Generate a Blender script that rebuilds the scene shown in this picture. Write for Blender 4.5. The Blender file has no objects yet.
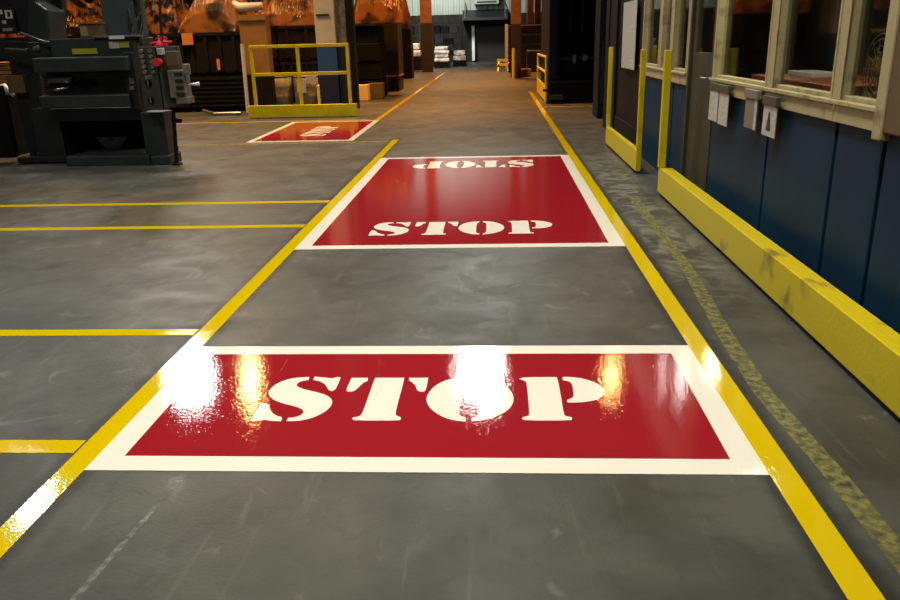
import bpy, bmesh, math, random
from mathutils import Vector, Matrix, noise
random.seed(7)
S = bpy.context.scene
C = S.collection
R = math.radians

# ------------------------------------------------------------------ camera (solved from the lane lines)
F, PIT, YAW, ROL, H = 780.77, 0.32162348, -0.0629411, -0.02613399, 1.6
fw = Vector((math.sin(YAW)*math.cos(PIT), math.cos(YAW)*math.cos(PIT), -math.sin(PIT)))
rt = Vector((math.cos(YAW), -math.sin(YAW), 0)); up = rt.cross(fw)
rt2 = rt*math.cos(ROL)+up*math.sin(ROL); up2 = -rt*math.sin(ROL)+up*math.cos(ROL)
def ray(x, y): return rt2*(x-450) + up2*(300-y) + fw*F
def at(x, y, Y):            # world x, z of a photo point seen at distance Y
    d = ray(x, y); s = Y/d.y; return d.x*s, d.z*s+H
def atx(x, y, X):           # world y, z of a photo point on the plane x = X
    d = ray(x, y); s = X/d.x; return d.y*s, d.z*s+H
def rect(x0, y0, x1, y1, Y):
    ym, xm = (y0+y1)/2, (x0+x1)/2
    return at(x0, ym, Y)[0], at(x1, ym, Y)[0], at(xm, y1, Y)[1], at(xm, y0, Y)[1]

# ------------------------------------------------------------------ materials
def lin(c):
    if isinstance(c, str):
        c = [int(c[i:i+2], 16)/255 for i in (0, 2, 4)]
        c = [v/12.92 if v <= .04045 else ((v+.055)/1.055)**2.4 for v in c]
    return (c[0], c[1], c[2], 1)
def mat(name, col, rough=.5, metal=0, col2=None, scale=6, bump=0, bscale=40, rvar=0, coat=0, detail=5, lo=.35, hi=.65, spec=.5):
    m = bpy.data.materials.new(name); m.use_nodes = True
    nt = m.node_tree; b = nt.nodes['Principled BSDF']; N = nt.nodes.new; L = nt.links.new
    b.inputs['Base Color'].default_value = lin(col); b.inputs['Roughness'].default_value = rough
    b.inputs['Metallic'].default_value = metal; b.inputs['Coat Weight'].default_value = coat
    b.inputs['Specular IOR Level'].default_value = spec
    tc = N('ShaderNodeTexCoord')
    if col2 is not None or rvar:
        n = N('ShaderNodeTexNoise'); n.inputs['Scale'].default_value = scale; n.inputs['Detail'].default_value = detail
        L(tc.outputs['Object'], n.inputs['Vector'])
        r = N('ShaderNodeMapRange'); r.inputs['From Min'].default_value = lo; r.inputs['From Max'].default_value = hi
        L(n.outputs['Fac'], r.inputs['Value'])
        if col2 is not None:
            x = N('ShaderNodeMix'); x.data_type = 'RGBA'
            x.inputs['A'].default_value = lin(col); x.inputs['B'].default_value = lin(col2)
            L(r.outputs['Result'], x.inputs['Factor']); L(x.outputs['Result'], b.inputs['Base Color'])
        if rvar:
            q = N('ShaderNodeMapRange'); q.inputs['To Min'].default_value = max(.02, rough-rvar); q.inputs['To Max'].default_value = min(1, rough+rvar)
            L(r.outputs['Result'], q.inputs['Value']); L(q.outputs['Result'], b.inputs['Roughness'])
    if bump:
        n2 = N('ShaderNodeTexNoise'); n2.inputs['Scale'].default_value = bscale; n2.inputs['Detail'].default_value = 3
        L(tc.outputs['Object'], n2.inputs['Vector'])
        bp = N('ShaderNodeBump'); bp.inputs['Strength'].default_value = bump; bp.inputs['Distance'].default_value = .01
        L(n2.outputs['Fac'], bp.inputs['Height']); L(bp.outputs['Normal'], b.inputs['Normal'])
    return m
def paint(name, col, rough=.10, fade=None, fscale=9, wear=None):
    """floor paint: glossy film with a fine orange-peel surface that breaks reflections into grains"""
    m = bpy.data.materials.new(name); m.use_nodes = True
    nt = m.node_tree; b = nt.nodes['Principled BSDF']; N = nt.nodes.new; L = nt.links.new
    b.inputs['Base Color'].default_value = lin(col)
    tc = N('ShaderNodeTexCoord')
    n0 = N('ShaderNodeTexNoise'); n0.inputs['Scale'].default_value = 3; n0.inputs['Detail'].default_value = 4
    L(tc.outputs['Object'], n0.inputs['Vector'])
    r0 = N('ShaderNodeMapRange'); r0.inputs['From Min'].default_value = .3; r0.inputs['From Max'].default_value = .7
    r0.inputs['To Min'].default_value = rough*.8; r0.inputs['To Max'].default_value = rough*1.3
    L(n0.outputs['Fac'], r0.inputs['Value']); L(r0.outputs['Result'], b.inputs['Roughness'])
    if fade:
        n3 = N('ShaderNodeTexNoise'); n3.inputs['Scale'].default_value = fscale; n3.inputs['Detail'].default_value = 8
        L(tc.outputs['Object'], n3.inputs['Vector'])
        r3 = N('ShaderNodeMapRange'); r3.inputs['From Min'].default_value = .45; r3.inputs['From Max'].default_value = .75
        L(n3.outputs['Fac'], r3.inputs['Value'])
        x = N('ShaderNodeMix'); x.data_type = 'RGBA'; x.inputs['A'].default_value = lin(col); x.inputs['B'].default_value = lin(fade)
        L(r3.outputs['Result'], x.inputs['Factor']); L(x.outputs['Result'], b.inputs['Base Color'])
        if wear:                                   # worn away in patches: the concrete shows through
            r4 = N('ShaderNodeMapRange'); r4.inputs['From Min'].default_value = wear; r4.inputs['From Max'].default_value = wear+.22; r4.inputs['To Max'].default_value = .85
            n4 = N('ShaderNodeTexNoise'); n4.inputs['Scale'].default_value = 26; n4.inputs['Detail'].default_value = 9
            L(tc.outputs['Object'], n4.inputs['Vector']); L(n4.outputs['Fac'], r4.inputs['Value']); L(r4.outputs['Result'], b.inputs['Alpha'])
    n1 = N('ShaderNodeTexNoise'); n1.inputs['Scale'].default_value = 70; n1.inputs['Detail'].default_value = 2.5
    n2 = N('ShaderNodeTexNoise'); n2.inputs['Scale'].default_value = 6; n2.inputs['Detail'].default_value = 2
    L(tc.outputs['Object'], n1.inputs['Vector']); L(tc.outputs['Object'], n2.inputs['Vector'])
    b1 = N('ShaderNodeBump'); b1.inputs['Strength'].default_value = 1; b1.inputs['Distance'].default_value = .00042
    b2 = N('ShaderNodeBump'); b2.inputs['Strength'].default_value = .10; b2.inputs['Distance'].default_value = .003
    L(n1.outputs['Fac'], b1.inputs['Height']); L(n2.outputs['Fac'], b2.inputs['Height'])
    L(b2.outputs['Normal'], b1.inputs['Normal']); L(b1.outputs['Normal'], b.inputs['Normal'])
    return m
def emit(name, col, s):
    m = bpy.data.materials.new(name); m.use_nodes = True
    b = m.node_tree.nodes['Principled BSDF']; b.inputs['Base Color'].default_value = lin(col)
    b.inputs['Emission Color'].default_value = lin(col); b.inputs['Emission Strength'].default_value = s
    return m
def glass(name):
    m = bpy.data.materials.new(name); m.use_nodes = True
    nt = m.node_tree; nt.nodes.clear(); N = nt.nodes.new; L = nt.links.new
    o = N('ShaderNodeOutputMaterial'); t = N('ShaderNodeBsdfTransparent'); g = N('ShaderNodeBsdfGlossy')
    t.inputs['Color'].default_value = (.80, .82, .78, 1); g.inputs['Roughness'].default_value = .04
    lw = N('ShaderNodeLayerWeight'); lw.inputs['Blend'].default_value = .5
    pw = N('ShaderNodeMath'); pw.operation = 'POWER'; pw.inputs[1].default_value = 5; L(lw.outputs['Facing'], pw.inputs[0])
    f = N('ShaderNodeMapRange'); f.inputs['To Min'].default_value = .03; f.inputs['To Max'].default_value = .7; L(pw.outputs[0], f.inputs['Value'])
    x = N('ShaderNodeMixShader')
    L(f.outputs[0], x.inputs[0]); L(t.outputs[0], x.inputs[1]); L(g.outputs[0], x.inputs[2]); L(x.outputs[0], o.inputs[0])
    return m
def floor_mat():
    m = bpy.data.materials.new('sealed_concrete'); m.use_nodes = True
    nt = m.node_tree; b = nt.nodes['Principled BSDF']; N = nt.nodes.new; L = nt.links.new
    tc = N('ShaderNodeTexCoord'); V = tc.outputs['Object']
    sep = N('ShaderNodeSeparateXYZ'); L(V, sep.inputs[0])
    def nz(s, d, vec=V, dist=0):
        n = N('ShaderNodeTexNoise'); n.inputs['Scale'].default_value = s; n.inputs['Detail'].default_value = d
        n.inputs['Distortion'].default_value = dist; L(vec, n.inputs['Vector']); return n.outputs['Fac']
    def mr(v, a, c, t0=0, t1=1):
        r = N('ShaderNodeMapRange'); L(v, r.inputs['Value'])
        for k, w in (('From Min', a), ('From Max', c), ('To Min', t0), ('To Max', t1)): r.inputs[k].default_value = w
        return r.outputs['Result']
    def mix(f, a, c, blend='MIX'):
        x = N('ShaderNodeMix'); x.data_type = 'RGBA'; x.blend_type = blend
        L(f, x.inputs['Factor'])
        for k, w in (('A', a), ('B', c)):
            if isinstance(w, tuple): x.inputs[k].default_value = w
            else: L(w, x.inputs[k])
        return x.outputs['Result']
    def mth(op, a, c):
        x = N('ShaderNodeMath'); x.operation = op
        for i, w in enumerate((a, c)):
            if isinstance(w, (int, float)): x.inputs[i].default_value = w
            else: L(w, x.inputs[i])
        return x.outputs[0]
    c = mix(mr(nz(1.3, 9, dist=.7), .38, .64), lin(FLOOR_A), lin(FLOOR_B))
    c = mix(mr(nz(5, 9, dist=1.5), .5, .78, 0, .55), c, lin(FLOOR_C))
    # dragged scuffs along the lane
    mp = N('ShaderNodeMapping'); mp.inputs['Scale'].default_value = (9, 1.1, 1); mp.inputs['Rotation'].default_value = (0, 0, .12); L(V, mp.inputs['Vector'])
    c = mix(mr(nz(1.6, 8, mp.outputs[0], .6), .60, .80, 0, .20), c, lin('8c8f88'))
    # pale worn spots
    c = mix(mr(nz(2.3, 10, dist=2.5), .64, .78, 0, .35), c, lin('9a9a90'))
    strip = mth('MULTIPLY', mth('MULTIPLY', mr(sep.outputs[0], 1.14, 1.25), mr(sep.outputs[0], 1.75, 1.5)), mth('MULTIPLY', mr(sep.outputs[1], 4.4, 6), mr(sep.outputs[1], 12, 9)))
    c = mix(mth('MULTIPLY', strip, mr(nz(4.2, 10, dist=1.6), .45, .62, 0, .5)), c, lin('96937f'))
    # tar-dark edge left by the black under-coat beside the lane lines and the traffic side
    dl = mth('ABSOLUTE', mth('SUBTRACT', sep.outputs[0], -1.71), 0)
    dr = mth('ABSOLUTE', mth('SUBTRACT', sep.outputs[0], 1.09), 0)
    near = mth('MINIMUM', dl, dr)
    near = mth('ADD', near, mth('MULTIPLY', nz(14, 5), .05))
    yl = mth('MINIMUM', mth('LESS_THAN', sep.outputs[1], 13.6), 1)
    c = mix(mth('MULTIPLY', mr(near, .10, .145, .75, 0), yl), c, lin('1d1c19'))
    L(c, b.inputs['Base Color'])
    L(mr(nz(3.1, 8, dist=.8), .3, .7, FLOOR_R0, FLOOR_R1), b.inputs['Roughness'])
    bp = N('ShaderNodeBump'); bp.inputs['Strength'].default_value = .35; bp.inputs['Distance'].default_value = .004
    L(nz(60, 6), bp.inputs['Height'])
    b.inputs['Specular IOR Level'].default_value = .35
    b2 = N('ShaderNodeBump'); b2.inputs['Strength'].default_value = .15; b2.inputs['Distance'].default_value = .004
    L(nz(5, 3), b2.inputs['Height']); L(bp.outputs[0], b2.inputs['Normal']); L(b2.outputs[0], b.inputs['Normal'])
    return m

# ------------------------------------------------------------------ mesh helpers
class MB:
    def __init__(s): s.bm = bmesh.new()
    def box(s, x0, x1, y0, y1, z0, z1, rot=None, piv=None):
        x0, x1 = sorted((x0, x1)); y0, y1 = sorted((y0, y1)); z0, z1 = sorted((z0, z1))
        v = [s.bm.verts.new(p) for p in ((x0,y0,z0),(x1,y0,z0),(x1,y1,z0),(x0,y1,z0),(x0,y0,z1),(x1,y0,z1),(x1,y1,z1),(x0,y1,z1))]
        for f in ((3,2,1,0),(4,5,6,7),(0,1,5,4),(1,2,6,5),(2,3,7,6),(3,0,4,7)): s.bm.faces.new([v[i] for i in f])
        if rot:
            piv = Vector(piv or ((x0+x1)/2, (y0+y1)/2, z0))
            for q in v: q.co = rot @ (q.co-piv) + piv
        return s
    def prism(s, pts, d):                     # closed polygon of 3D points pushed along vector d
        d = Vector(d); a = [s.bm.verts.new(p) for p in pts]; b = [s.bm.verts.new(Vector(p)+d) for p in pts]; n = len(pts)
        s.bm.faces.new(a[::-1]); s.bm.faces.new(b)
        for i in range(n): s.bm.faces.new((a[i], a[(i+1) % n], b[(i+1) % n], b[i]))
        return s
    def tube(s, pts, r, n=10):
        pts = [Vector(p) for p in pts]; rings = []
        rs = r if isinstance(r, (list, tuple)) else [r]*len(pts)
        for i, p in enumerate(pts):
            t = (pts[min(i+1, len(pts)-1)]-pts[max(i-1, 0)]).normalized()
            u = t.orthogonal().normalized() if i == 0 else (u - t*u.dot(t)).normalized()
            w = t.cross(u)
            rings.append([s.bm.verts.new(p+(u*math.cos(2*math.pi*k/n)+w*math.sin(2*math.pi*k/n))*rs[i]) for k in range(n)])
        for A, B in zip(rings, rings[1:]):
            for k in range(n): s.bm.faces.new((A[k], A[(k+1) % n], B[(k+1) % n], B[k]))
        s.bm.faces.new(rings[0][::-1]); s.bm.faces.new(rings[-1])
        return s
    def lathe(s, prof, cx, cy, z0, n=28):
        rings = [[s.bm.verts.new((cx+r*math.cos(2*math.pi*k/n), cy+r*math.sin(2*math.pi*k/n), z0+z)) for k in range(n)] for r, z in prof]
        for A, B in zip(rings, rings[1:]):
            for k in range(n): s.bm.faces.new((A[k], A[(k+1) % n], B[(k+1) % n], B[k]))
        s.bm.faces.new(rings[0][::-1]); s.bm.faces.new(rings[-1])
        return s
    def build(s, name, m, parent=None, bevel=0, smooth=False):
        bmesh.ops.recalc_face_normals(s.bm, faces=s.bm.faces)
        me = bpy.data.meshes.new(name); s.bm.to_mesh(me); s.bm.free()
        me.materials.append(m)
        o = bpy.data.objects.new(name, me); C.objects.link(o)
        if parent is not None:
            o.parent = parent
            o.matrix_parent_inverse = Matrix.Translation(-Vector(parent.location)) if parent.parent is None else Matrix()
        if smooth:
            for p in me.polygons: p.use_smooth = True
        if bevel:
            bv = o.modifiers.new('bevel', 'BEVEL'); bv.width = bevel; bv.segments = 2; bv.limit_method = 'ANGLE'; bv.angle_limit = R(40)
        return o
def tag(o, label, cat, group=None):
    o['label'] = label; o['category'] = cat
    if group: o['group'] = group
    return o
def thing(name, loc, label, cat, group=None):
    o = bpy.data.objects.new(name, None); o.empty_display_size = .2; C.objects.link(o); o.location = loc
    return tag(o, label, cat, group)
def struct(o): o['kind'] = 'structure'; return o
def bx(name, m, parent, *a, bevel=0): return MB().box(*a).build(name, m, parent, bevel)
def copy_tree(o, parent=None):
    c = o.copy(); C.objects.link(c)
    if parent is not None: c.parent = parent
    for ch in list(o.children): copy_tree(ch, c)
    return c
FLOOR_A, FLOOR_B, FLOOR_C, FLOOR_R0, FLOOR_R1 = '373833', '4b4c47', '272724', .36, .55

M = dict(
 floor=floor_mat(),
 red=paint('red_floor_paint', '991f28', .03), cream=paint('cream_floor_paint', 'f0ece0', .03),
 yellow=paint('yellow_floor_paint', 'd6b900', .05),
 oldyellow=paint('worn_yellow_paint', '85814a', .4, '5a5a40', 22, .36),
 paleline=paint('thin_pale_paint', 'b5a85c', .3, '6a6650', 6, .38),
 scratch=paint('scratch_dust', '85877f', .5, '62645e', 7, .42),
 steely=mat('yellow_enamel', 'd6c80e', .4, col2='c0b00c', scale=5, lo=.3, hi=.7, bump=.1),
 kick=mat('chipped_yellow_enamel', 'd4c000', .33, col2='8a7428', scale=3.2, lo=.62, hi=.74, bump=.2, detail=8),
 blue=mat('blue_wall_panel', '10364f', .5, spec=.12, col2='0c2a40', scale=1.5, lo=.3, hi=.7, bump=.1, bscale=8),
 bluedark=mat('dark_blue_panel', '0a1826', .6, spec=.2),
 creamframe=mat('aged_cream_trim', 'aba07a', .55, spec=.25, col2='73684a', scale=7, lo=.56, hi=.74, bump=.15, detail=8),
 olive=mat('olive_door', '41422f', .6, spec=.2, col2='37382a', scale=3),
 glass=glass('window_glass'),
 paper=mat('white_card', 'c4c2bd', .6, col2='a9a6a0', scale=30), greycard=mat('grey_brown_card', '79726a', .6), ink=mat('ink', '2b2b30', .6),
 clip=mat('dark_clip', '4a4238', .5), black=mat('black_steel', '0a0b0b', .6, col2='101110', scale=4, bump=.1, spec=.2), blackmatt=mat('soot_black', '090807', .85, col2='0f0e0d', scale=5, spec=.15),
 machine=mat('machine_grey_green', '2c3534', .42, col2='222a2a', scale=3, bump=.1), machined=mat('machine_dark', '141717', .5, col2='1d2020', scale=6),
 column=mat('slate_blue_enamel', '3a474d', .45), panel=mat('panel_grey', '43453c', .5, col2='383a32', scale=8),
 chrome=mat('chrome', 'b8b8b8', .2, 1), steel=mat('bare_steel', '8a8a88', .35, .8), junction=mat('light_grey_metal', '7b796b', .5, col2='545248', scale=12),
 redplastic=mat('red_plastic', 'd42a3a', .4), orange=mat('orange_plastic', 'd98a45', .5), label_y=mat('yellow_label', 'a3a428', .5), white=mat('white_label', 'd9d9d4', .5),
 boxbrown=mat('brown_carton', '5c4d30', .7), tape=mat('pale_board', '8b8055', .7), navy=mat('navy_cloth', '14161f', .8),
 carton=mat('cardboard', '9a6f38', .7, col2='8a6230', scale=2), drum=mat('drab_drum', '7f7c68', .6, col2='6b6855', scale=7, lo=.4, hi=.6), darkbin=mat('dark_bin_steel', '100d0b', .75, spec=.2, col2='1a1512', scale=4),
 ribbin=mat('ribbed_bin', '181814', .7, spec=.25, col2='100f0e', scale=5), heap=mat('copper_brown_sheet', '8a5530', .30, col2='120b07', scale=3.2, lo=.44, hi=.54, bump=1, bscale=7, detail=8),  # heap: bright folds and dark creases mixed into the sheet colour
 heap2=mat('russet_sheet', '80501f', .36, col2='2a170a', scale=2.6, lo=.46, hi=.62, bump=.8, bscale=6, detail=8), wood=mat('timber', 'b27a34', .65, col2='8a5a25', scale=5),
 plastic_white=mat('white_film', 'cfc7c0', .35, bump=.5, bscale=9), colwhite=mat('off_white_enamel', 'c6c4b4', .5, col2='b5b3a2', scale=3), colblue=mat('blue_enamel', '25508a', .45), colnavy=mat('navy_enamel', '12213f', .5),
 litcard=mat('lamplit_card', 'ecd08a', .6), colorange=mat('red_oxide_enamel', '80594a', .65, col2='6b4638', scale=3), sootbrown=mat('sooty_brown', '241914', .75, col2='18110d', scale=4),
 siding=mat('white_siding', '93988f', .5, col2='80857e', scale=.8), darkwall=mat('dark_wall', '1a1814', .85, spec=.2, col2='25221d', scale=2, lo=.4, hi=.6), ceilm=mat('dark_ceiling', '15130f', .9),
 wallfar=mat('dim_wall', '241d16', .85, col2='17130f', scale=.7), bale=mat('white_bale', 'd8d4cc', .6, col2='8f8a80', scale=3, lo=.45, hi=.55), doordark=mat('dark_door', '231913', .7), interior=mat('office_wall', '4a4a40', .8), mint=mat('mint_board', '8f9a82', .6),
 reflection_desk=mat('orange_reflection', 'a4501e', .45, col2='6a3012', scale=4), greypanel=mat('smoky_grey_film', '2c2823', .5, col2='1f1b17', scale=3, bump=.4, bscale=6),
)

# ================================================================== setting
fl = MB().box(-26, 12, -6, 66, -.2, 0).build('floor', M['floor']); struct(fl)
struct(MB().box(-26, 12, -6, 66, 13.2, 13.4).build('ceiling', M['ceilm']))
struct(MB().box(-26.3, -26, -6, 66, -.2, 13.4).build('wall_left', M['wallfar']))
struct(MB().box(12, 12.3, -6, 66, -.2, 13.4).build('wall_right', M['wallfar']))
# far wall: dark below, white corrugated siding above, doorway with its frame
dx0, dx1, _, dz = rect(472, 24, 507, 62, 60)
wz = at(440, 15, 60)[1]
w = MB(); w.box(-26, dx0, 60, 60.3, 0, wz); w.box(dx1, 12, 60, 60.3, 0, wz); w.box(dx0, dx1, 60, 60.3, dz, wz)
wb = struct(w.build('wall_back', M['darkwall']))
w = MB(); pts = []
x = -26
while x < 12:
    pts += [(x, 60.0), (x+.1, 59.94), (x+.2, 59.94), (x+.3, 60.0)]; x += .4
w.prism([(p[0], p[1], wz) for p in pts]+[(12, 60.3, wz), (-26, 60.3, wz)], (0, 0, 13.2-wz))
w.build('siding', M['siding'], wb)
d = struct(MB().box(dx0-.15, dx0+.16, 59.85, 60.35, 0, dz).box(dx1-.18, dx1+.1, 59.85, 60.35, 0, dz).box(dx0-.15, dx1+.1, 59.85, 60.35, dz, dz+.2).build('door_1', M['sootbrown']))
bx('door_leaf', M['doordark'], d, dx0+.16, dx1-.18, 60.36, 60.42, 0, dz)
bx('door_edge', M['white'], d, dx0+.0, dx0+.2, 59.78, 59.84, .1, dz-.1)

# ---------------------------------------------------- the blue office: wall, sill trim, windows, doors
X = 2.0
EY = (-1.0, 14.9)           # extent along the lane
w = MB()
seams = [14.9, 13.5, 11.25, 9.9, 8.45]
def wall_piece(w, y0, y1, z0, z1, x0=X, t=.08): w.box(x0, x0+t, y0, y1, z0, z1)
# lower panels in separate sheets with a recess between them
for a, b_ in ((4.80, 5.93), (5.97, 7.50), (8.50, 9.18), (9.22, 11.2), (4.20, 4.76), (1.9, 4.12), (-1.0, 1.86)):
    wall_piece(w, a, b_, .0, 1.10, X if a > 4.15 else X-.02)
wall_piece(w, -1.0, 11.2, 0, 1.10, X+.03, .05)
wr = struct(w.build('wall_office', M['blue'], bevel=.006))
# header above the windows
bx('header', M['creamframe'], wr, X, X+.1, -1, 14.9, 2.75, 3.1)
# sill band
s = MB()
for a, b_ in ((4.20, 4.79), (4.80, 7.55), (8.52, 11.2)): s.box(X-.03, X+.08, a, b_, 1.09, 1.19); s.box(X-.05, X+.08, a, b_, 1.19, 1.215)
struct(s.build('trim_1', M['creamframe'], bevel=.004))
struct(MB().box(X-.06, X+.1, 3.05, 4.12, 1.10, 2.75).build('wall_pier', M['boxbrown'], bevel=.01))
struct(MB().box(X-.07, X+.1, 4.10, 4.20, 1.06, 2.75).build('trim_2', M['creamframe'], bevel=.008))
# windows: frame with pane
def window(n, y0, y1, z0=1.215, z1=2.75, post=.11, m='creamframe'):
    f = MB()
    f.box(X-.02, X+.06, y0, y0+post, z0, z1); f.box(X-.02, X+.06, y1-post, y1, z0, z1)
    f.box(X-.0, X+.07, y0+post, y1-post, z0, z0+.025); f.box(X-.0, X+.07, y0+post, y1-post, z1-.06, z1)
    for q in (y0+post, y1-post): f.box(X-.026, X-.02, q-.012, q+.012, z0, z1)
    o = struct(f.build('window_%d' % n, M[m], bevel=.004))
    bx('pane', M['glass'], o, X+.035, X+.041, y0+post, y1-post, z0+.025, z1-.06)
    return o
window(1, 4.20, 4.80, post=.05)
window(2, 4.80, 5.98, post=.07)
window(3, 5.98, 7.55, post=.07)
window(4, 8.52, 9.35, post=.07)
window(5, 9.35, 9.98, post=.07)
window(6, 9.98, 11.2, post=.08)
# olive door with a dark pane
d = MB(); d.box(X+.01, X+.06, 7.60, 8.46, .02, 1.42); d.box(X+.01, X+.06, 7.60, 7.72, 1.42, 2.6); d.box(X+.01, X+.06, 8.34, 8.46, 1.42, 2.6); d.box(X+.01, X+.06, 7.60, 8.46, 2.6, 2.75)
d = struct(d.build('door_2', M['olive'], bevel=.004))
bx('pane', M['glass'], d, X+.03, X+.036, 7.72, 8.34, 1.42, 2.6)
h = MB().tube([(X+.01, 7.68, 1.2), (X-.06, 7.68, 1.2), (X-.06, 7.80, 1.2)], .012).build('door_handle', M['steel'], d, smooth=True)
struct(MB().box(X-.02, X+.09, 8.46, 8.52, 0, 2.75).box(X-.0, X+.09, 7.55, 7.60, 0, 2.75).build('trim_3', M['olive']))
# dark glazed door at the far end of the office
d = MB(); d.box(X-.02, X+.08, 11.2, 11.35, 0, 2.75); d.box(X-.02, X+.08, 13.6, 13.75, 0, 2.75); d.box(X, X+.06, 11.35, 13.6, .0, .32); d.box(X, X+.06, 11.35, 13.6, 2.4, 2.75); d.box(X-.02, X+.08, 14.5, 14.9, 0, 2.75)
d.box(X, X+.06, 13.75, 14.5, 0, 2.75)
d = struct(d.build('door_3', M['black'], bevel=.004))
bx('pane', M['black'], d, X+.02, X+.026, 11.35, 13.6, .32, 2.4)
# rest of the office shell
struct(MB().box(5.2, 5.3, -1, 14.9, 0, 3.1).box(X, 5.3, 14.82, 14.9, 0, 3.1).box(X, 5.3, -1, -.92, 0, 3.1).build('wall_office_rear', M['interior']))
struct(MB().box(X, 5.3, -1, 14.9, 3.1, 3.16).build('ceiling_office', M['interior']))
# inside the office
o = thing('reflection_desk', (2.9, 7.0, 0), 'orange-brown counter added for the orange reflection in the office window panes', 'reflection_desk')  # solid counter standing in for the orange reflection in the glass
bx('desk_top', M['reflection_desk'], o, 2.6, 3.4, 6.3, 8.4, 1.14, 1.19, bevel=.008)
for (x_, y_) in ((2.63, 6.33), (3.3, 6.33), (2.63, 8.3), (3.3, 8.3)): bx('leg', M['blackmatt'], o, x_, x_+.06, y_, y_+.06, 0, 1.14)
bx('front_panel', M['blackmatt'], o, 2.7, 2.73, 6.4, 8.29, .3, 1.14)
ya, za = atx(664, 62, 2.4); yb, zb = atx(669, 30, 2.4)
o = thing('monitor', (2.45, ya, 0), 'pale monitor on a dark pedestal behind the far office windows', 'monitor')
bx('pedestal', M['blackmatt'], o, 2.4, 2.7, yb-.2, ya+.1, 0, za-.02); bx('screen', M['paper'], o, 2.42, 2.5, yb-.3, ya+.1, za-.019, zb, bevel=.01)
o = tag(bx('glint_slab', M['white'], None, 2.85, 3.1, 7.5, 8.1, 1.191, 1.235, bevel=.004), 'white slab on the orange counter, added for the white glint in the window', 'papers')  # white slab standing in for a glint in the window
o = thing('pedestal_fan', (2.45, 5.4, 0), 'round wire pedestal fan behind the nearest office window', 'fan')
MB().lathe([(.2, 0), (.2, .03), (.03, .06)], 2.42, 5.15, 0).build('base', M['junction'], o, smooth=True)
MB().tube([(2.42, 5.15, .05), (2.42, 5.15, 1.25)], .018).build('pole', M['junction'], o)
m_ = MB()
for rr in (.06, .10, .14, .18, .21):
    m_.tube([(2.36, 5.15+rr*math.cos(2*math.pi*k/28), 1.36+rr*math.sin(2*math.pi*k/28)) for k in range(29)], .004, 5)
for k in range(14): m_.tube([(2.355, 5.15, 1.36), (2.36, 5.15+.21*math.cos(k*math.pi/7), 1.36+.21*math.sin(k*math.pi/7))], .003, 4)
m_.build('grille', M['junction'], o)
m_ = MB()
for k in range(4):
    a = k*math.pi/2+.3; c_, s_ = math.cos(a), math.sin(a)
    m_.prism([(2.40, 5.15+c_*.03-s_*.02, 1.36+s_*.03+c_*.02), (2.40, 5.15+c_*.18-s_*.08, 1.36+s_*.18+c_*.08), (2.43, 5.15+c_*.19+s_*.05, 1.36+s_*.19-c_*.05), (2.43, 5.15+c_*.03+s_*.02, 1.36+s_*.03-c_*.02)], (.004, 0, 0))
m_.build('blades', M['mint'], o)
o = tag(bx('notice_board', M['mint'], None, 2.85, 2.89, 5.62, 6.12, .9, 2.3, bevel=.005), 'tall mint-green board standing behind the nearest office window', 'board')

# cards hanging on the sill
def hang(pxs, clipm, cardm, label, extra=None):
    (xa, ya, xb, yb) = pxs
    y0 = atx(xa, (ya+yb)/2, X-.07)[0]; y1 = atx(xb, (ya+yb)/2, X-.07)[0]
    zt = atx((xa+xb)/2, ya, X-.07)[1]; zb = atx((xa+xb)/2, yb, X-.07)[1]
    o = thing('hanging_card', (X-.06, (y0+y1)/2, zb), label, 'card', 'cards hanging under the office windows')
    ym, wd = (y0+y1)/2, abs(y0-y1)
    bx('clip', clipm, o, X-.085, X-.05, ym-wd/2-.01, ym+wd/2+.01, zt-.03, zt+.035, bevel=.004)
    if extra == 'two':
        bx('card', cardm, o, X-.072, X-.066, ym-wd/2, ym-.008, zb, zt-.02); bx('card', cardm, o, X-.078, X-.072, ym+.008, ym+wd/2, zb+.01, zt-.02)
    else:
        c = bx('card', cardm, o, X-.072, X-.066, ym-wd/2, ym+wd/2, zb, zt-.02)
        if extra == 'edge': bx('white_edge', M['paper'], c, X-.075, X-.073, ym-wd/2, ym-wd/2+.05, zb, zt-.03)
        if extra == 'draw':
            q = MB(); zz = zb+.04
            q.prism([(X-.074, ym-.05, zz), (X-.074, ym+.05, zz), (X-.074, ym+.012, zz+.13), (X-.074, ym-.012, zz+.13)], (.001, 0, 0))
            q.box(X-.074, X-.073, ym-.008, ym+.008, zz+.13, zt-.09)
            q.build('drawing', M['ink'], c)
hang((710, 88, 728, 124), M['clip'], M['paper'], 'pair of white cards under one dark clip, first cards from the olive door', 'two')
hang((745, 94, 757, 129), M['greycard'], M['greycard'], 'grey-brown card with a white edge, middle of the three hangings on the sill', 'edge')
hang((763, 101, 776, 137), M['clip'], M['paper'], 'white card with a dark pointed drawing hanging from a brown clip', 'draw')
# poster
q = [atx(624, 3, X-.03), atx(637.7, 2.7, X-.03), atx(634, 70, X-.03), atx(621.7, 68, X-.03)]
ya, yb = sum((q[0][0], q[3][0]))/2, sum((q[1][0], q[2][0]))/2
tag(bx('poster', M['paper'], None, X-.035, X-.03, yb, ya, q[2][1], q[0][1]), 'blank white paper sheet taped to the dark glazed office door', 'poster')

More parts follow.
